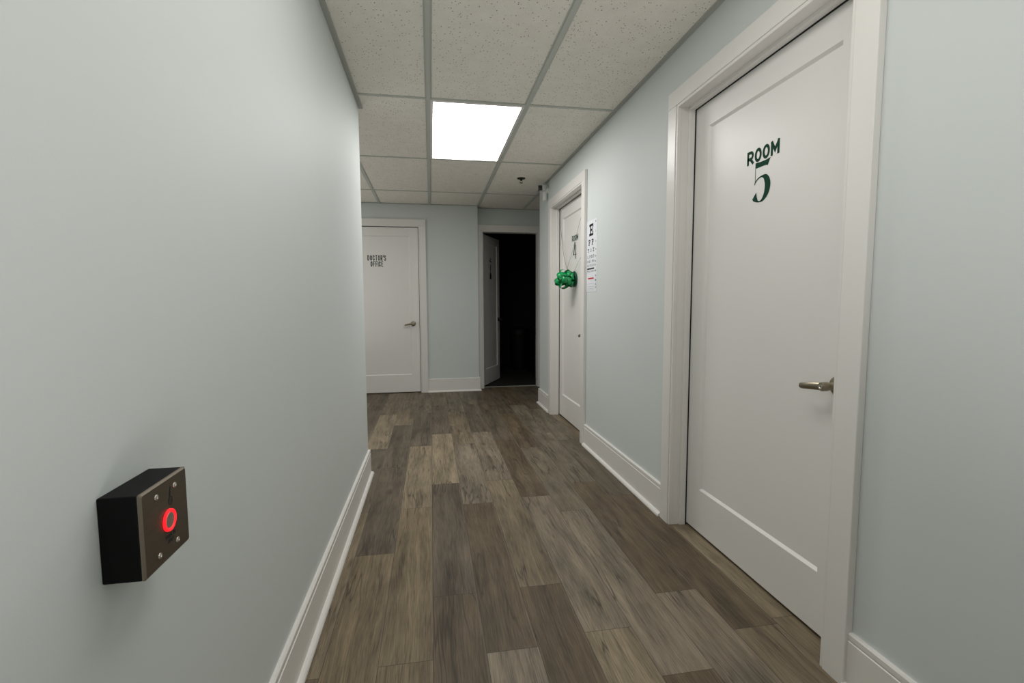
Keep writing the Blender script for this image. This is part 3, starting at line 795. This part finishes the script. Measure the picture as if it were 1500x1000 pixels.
# ------------------------------------------------------------------ gift bow on the farther door
SX = XR + DEP
t = empty('gift_bow', Matrix(((0, 1, 0, SX), (-1, 0, 0, 4.150), (0, 0, 1, 1.352), (0, 0, 0, 1))))
tag(t, 'shiny green ribbon bow tied across the farther numbered door', 'bow')
def strip(bm, pts, wdir, w):
    L_ = []
    for p, wd in zip(pts, wdir):
        p = Vector(p); wd = Vector(wd).normalized() * w / 2
        L_.append((bm.verts.new(p - wd), bm.verts.new(p + wd)))
    for a_, b_ in zip(L_, L_[1:]): bm.faces.new((a_[0], a_[1], b_[1], b_[0]))
def loop(theta, tilt, R_, w, roll=0):
    """closed ribbon loop leaving the centre in direction theta, raised by tilt"""
    bm = bmesh.new()
    d = Vector((math.cos(theta) * math.cos(tilt), -math.sin(tilt), math.sin(theta) * math.cos(tilt)))
    side = Vector((-math.sin(theta), 0, math.cos(theta)))
    side = (Matrix.Rotation(roll, 3, d) @ side)
    upv = d.cross(side).normalized()
    pts = []; wd = []
    for q in range(19):
        u = q / 18 * 2 * math.pi
        r = R_ * (.5 - .5 * math.cos(u)) ; off = R_ * .27 * math.sin(u) * (1 if True else 0)
        pts.append(Vector((0, -.035, 0)) + d * r + upv * off); wd.append(side)
    strip(bm, pts, wd, w)
    return bm
centre = bmesh.new()
lathe(centre, [(0, 0), (.018, 0), (.022, .015), (.018, .05), (0, .055)], R90, 14)
lathe(centre, [(0, -.002), (.070, -.002), (.072, .002), (.070, .006), (0, .006)], R90, 28)
obj('core', centre, M['bowdark'], t, True)
for ringi, (n_, tilt, R_, w_) in enumerate(((6, .02, .074, .060), (6, .48, .086, .058), (4, .88, .118, .056), (2, 1.22, .146, .046))):
    for q in range(n_):
        bm = loop(2 * math.pi * (q + .37 * ringi) / n_ + .3, tilt, R_ * random.uniform(.92, 1.05), w_, random.uniform(-.25, .25))
        o = obj('loop', bm, M['bow'], t, smooth='keep')
        for p in o.data.polygons: p.use_smooth = True
        md = o.modifiers.new('thick', 'SOLIDIFY'); md.thickness = .0008
def rib(pts, w, mat, nm='ribbon'):
    bm = bmesh.new(); strip(bm, pts, [(1, 0, 0)] * len(pts), w)
    o = obj(nm, bm, mat, t, smooth='keep'); md = o.modifiers.new('thick', 'SOLIDIFY'); md.thickness = .0007
def loc(y, z, off=.004): return (4.150 - y, -off, z - 1.352)
rib([loc(4.595, 2.040, .012), loc(4.575, 1.93, .016), loc(4.545, 1.83, .014), loc(4.50, 1.68, .010), loc(4.465, 1.57, .006), loc(4.36, 1.45, .006), loc(4.20, 1.38, .02)], .007, M['bowdark'])
rib([loc(4.615, 2.050, .010), loc(4.610, 1.90, .010), loc(4.60, 1.70, .009)], .004, M['bowdark'])
rib([loc(3.80, 1.98, .006), loc(3.98, 1.83, .006), loc(4.14, 1.66, .006), loc(4.24, 1.56, .006), loc(4.35, 1.47, .006), loc(4.25, 1.39, .02)], .005, M['bowdark'])
rib([loc(3.74, 1.62, .006), loc(3.90, 1.55, .006), loc(4.02, 1.49, .006), loc(4.10, 1.42, .012)], .005, M['bowdark'])

# ------------------------------------------------------------------ security camera at the wall corner
t = empty('security_camera', Matrix.Translation((XR, 4.86, 2.30))); tag(t, 'small white security camera with black front on wall corner under the ceiling', 'security camera')
bm = bmesh.new()
lathe(bm, [(0, 0), (.036, 0), (.036, .014), (.026, .022), (.020, .034), (0, .038)], Matrix.Translation((0, 0, -.01)) @ Matrix.Rotation(math.radians(-90), 4, 'Y'), 24)
sweep(bm, [(-.03, 0, -.01), (-.045, -.005, .0), (-.05, -.01, .012)], .018, 12)
obj('bracket', bm, M['plastic'], t, True)
Mc = Matrix.Translation((-.050, -.02, .012)) @ Matrix.Rotation(math.radians(-58), 4, 'Z') @ Matrix.Rotation(math.radians(12), 4, 'X') @ Matrix.Rotation(math.radians(8), 4, 'Y')
bm = bmesh.new(); vs = box(bm, -.030, .030, -.045, .045, -.030, .030, .012, seg=3)
bmesh.ops.transform(bm, matrix=Mc, verts=bm.verts); obj('camera_body', bm, M['plastic'], t, True)
bm = bmesh.new(); box(bm, -.025, .025, -.049, -.0445, -.026, .026, .006, seg=2)
lathe(bm, [(0, .0495), (.011, .0495), (.012, .0535), (.007, .0545), (0, .053)], R90, 20)
bmesh.ops.transform(bm, matrix=Mc, verts=bm.verts); obj('lens_face', bm, M['lens'], t, True)
bm = bmesh.new(); lathe(bm, [(0, -.115), (.019, -.115), (.023, -.110), (.023, -.030), (.020, -.024), (0, -.024)], Matrix.Translation((-.030, .0, 0)), 24)
obj('power_pack', bm, M['plastic'], t, True)

# ------------------------------------------------------------------ fill lights
def area(nm, lc, rot, sx, sy, pw, c=(1, .98, .95)):
    l_ = bpy.data.lights.new(nm, 'AREA'); l_.shape = 'RECTANGLE'; l_.size = sx; l_.size_y = sy; l_.energy = pw; l_.color = c
    o = bpy.data.objects.new(nm, l_); link(o); o.location = lc; o.rotation_euler = [math.radians(q) for q in rot]
    return o
fl_ = area('bounce_fill', (.40, -.35, .30), (180 - 14, 0, 0), 1.0, .8, 12); fl_.data.spread = math.radians(115)
area('passage_fill', (-1.75, 4.65, .25), (180, -14, 0), 1.2, 1.2, 11)
# ------------------------------------------------------------------ world + camera
w = bpy.data.worlds.new('world'); bpy.context.scene.world = w; w.use_nodes = True
w.node_tree.nodes['Background'].inputs[0].default_value = (.6, .65, .7, 1); w.node_tree.nodes['Background'].inputs[1].default_value = .02

cam = bpy.data.cameras.new('camera'); co = bpy.data.objects.new('camera', cam); link(co)
r_ = Vector((0.98578677, -0.16794501, -0.00434874)); u_ = Vector((0.01784189, 0.07891761, 0.99672146)); f_ = Vector((0.1670512, 0.98263243, -0.08079239))
m = Matrix((( r_.x, u_.x, -f_.x, 0), (r_.y, u_.y, -f_.y, 0), (r_.z, u_.z, -f_.z, 1.1407), (0, 0, 0, 1)))
co.matrix_world = m
cam.sensor_width = 36; cam.lens = 696.5 / 1500 * 36; cam.clip_start = .02; cam.clip_end = 60
sc = bpy.context.scene; sc.camera = co
sc.view_settings.view_transform = 'Standard'; sc.view_settings.look = 'None'; sc.view_settings.exposure = 0; sc.view_settings.gamma = 1

sc.cycles.diffuse_bounces = 8; sc.cycles.max_bounces = 14
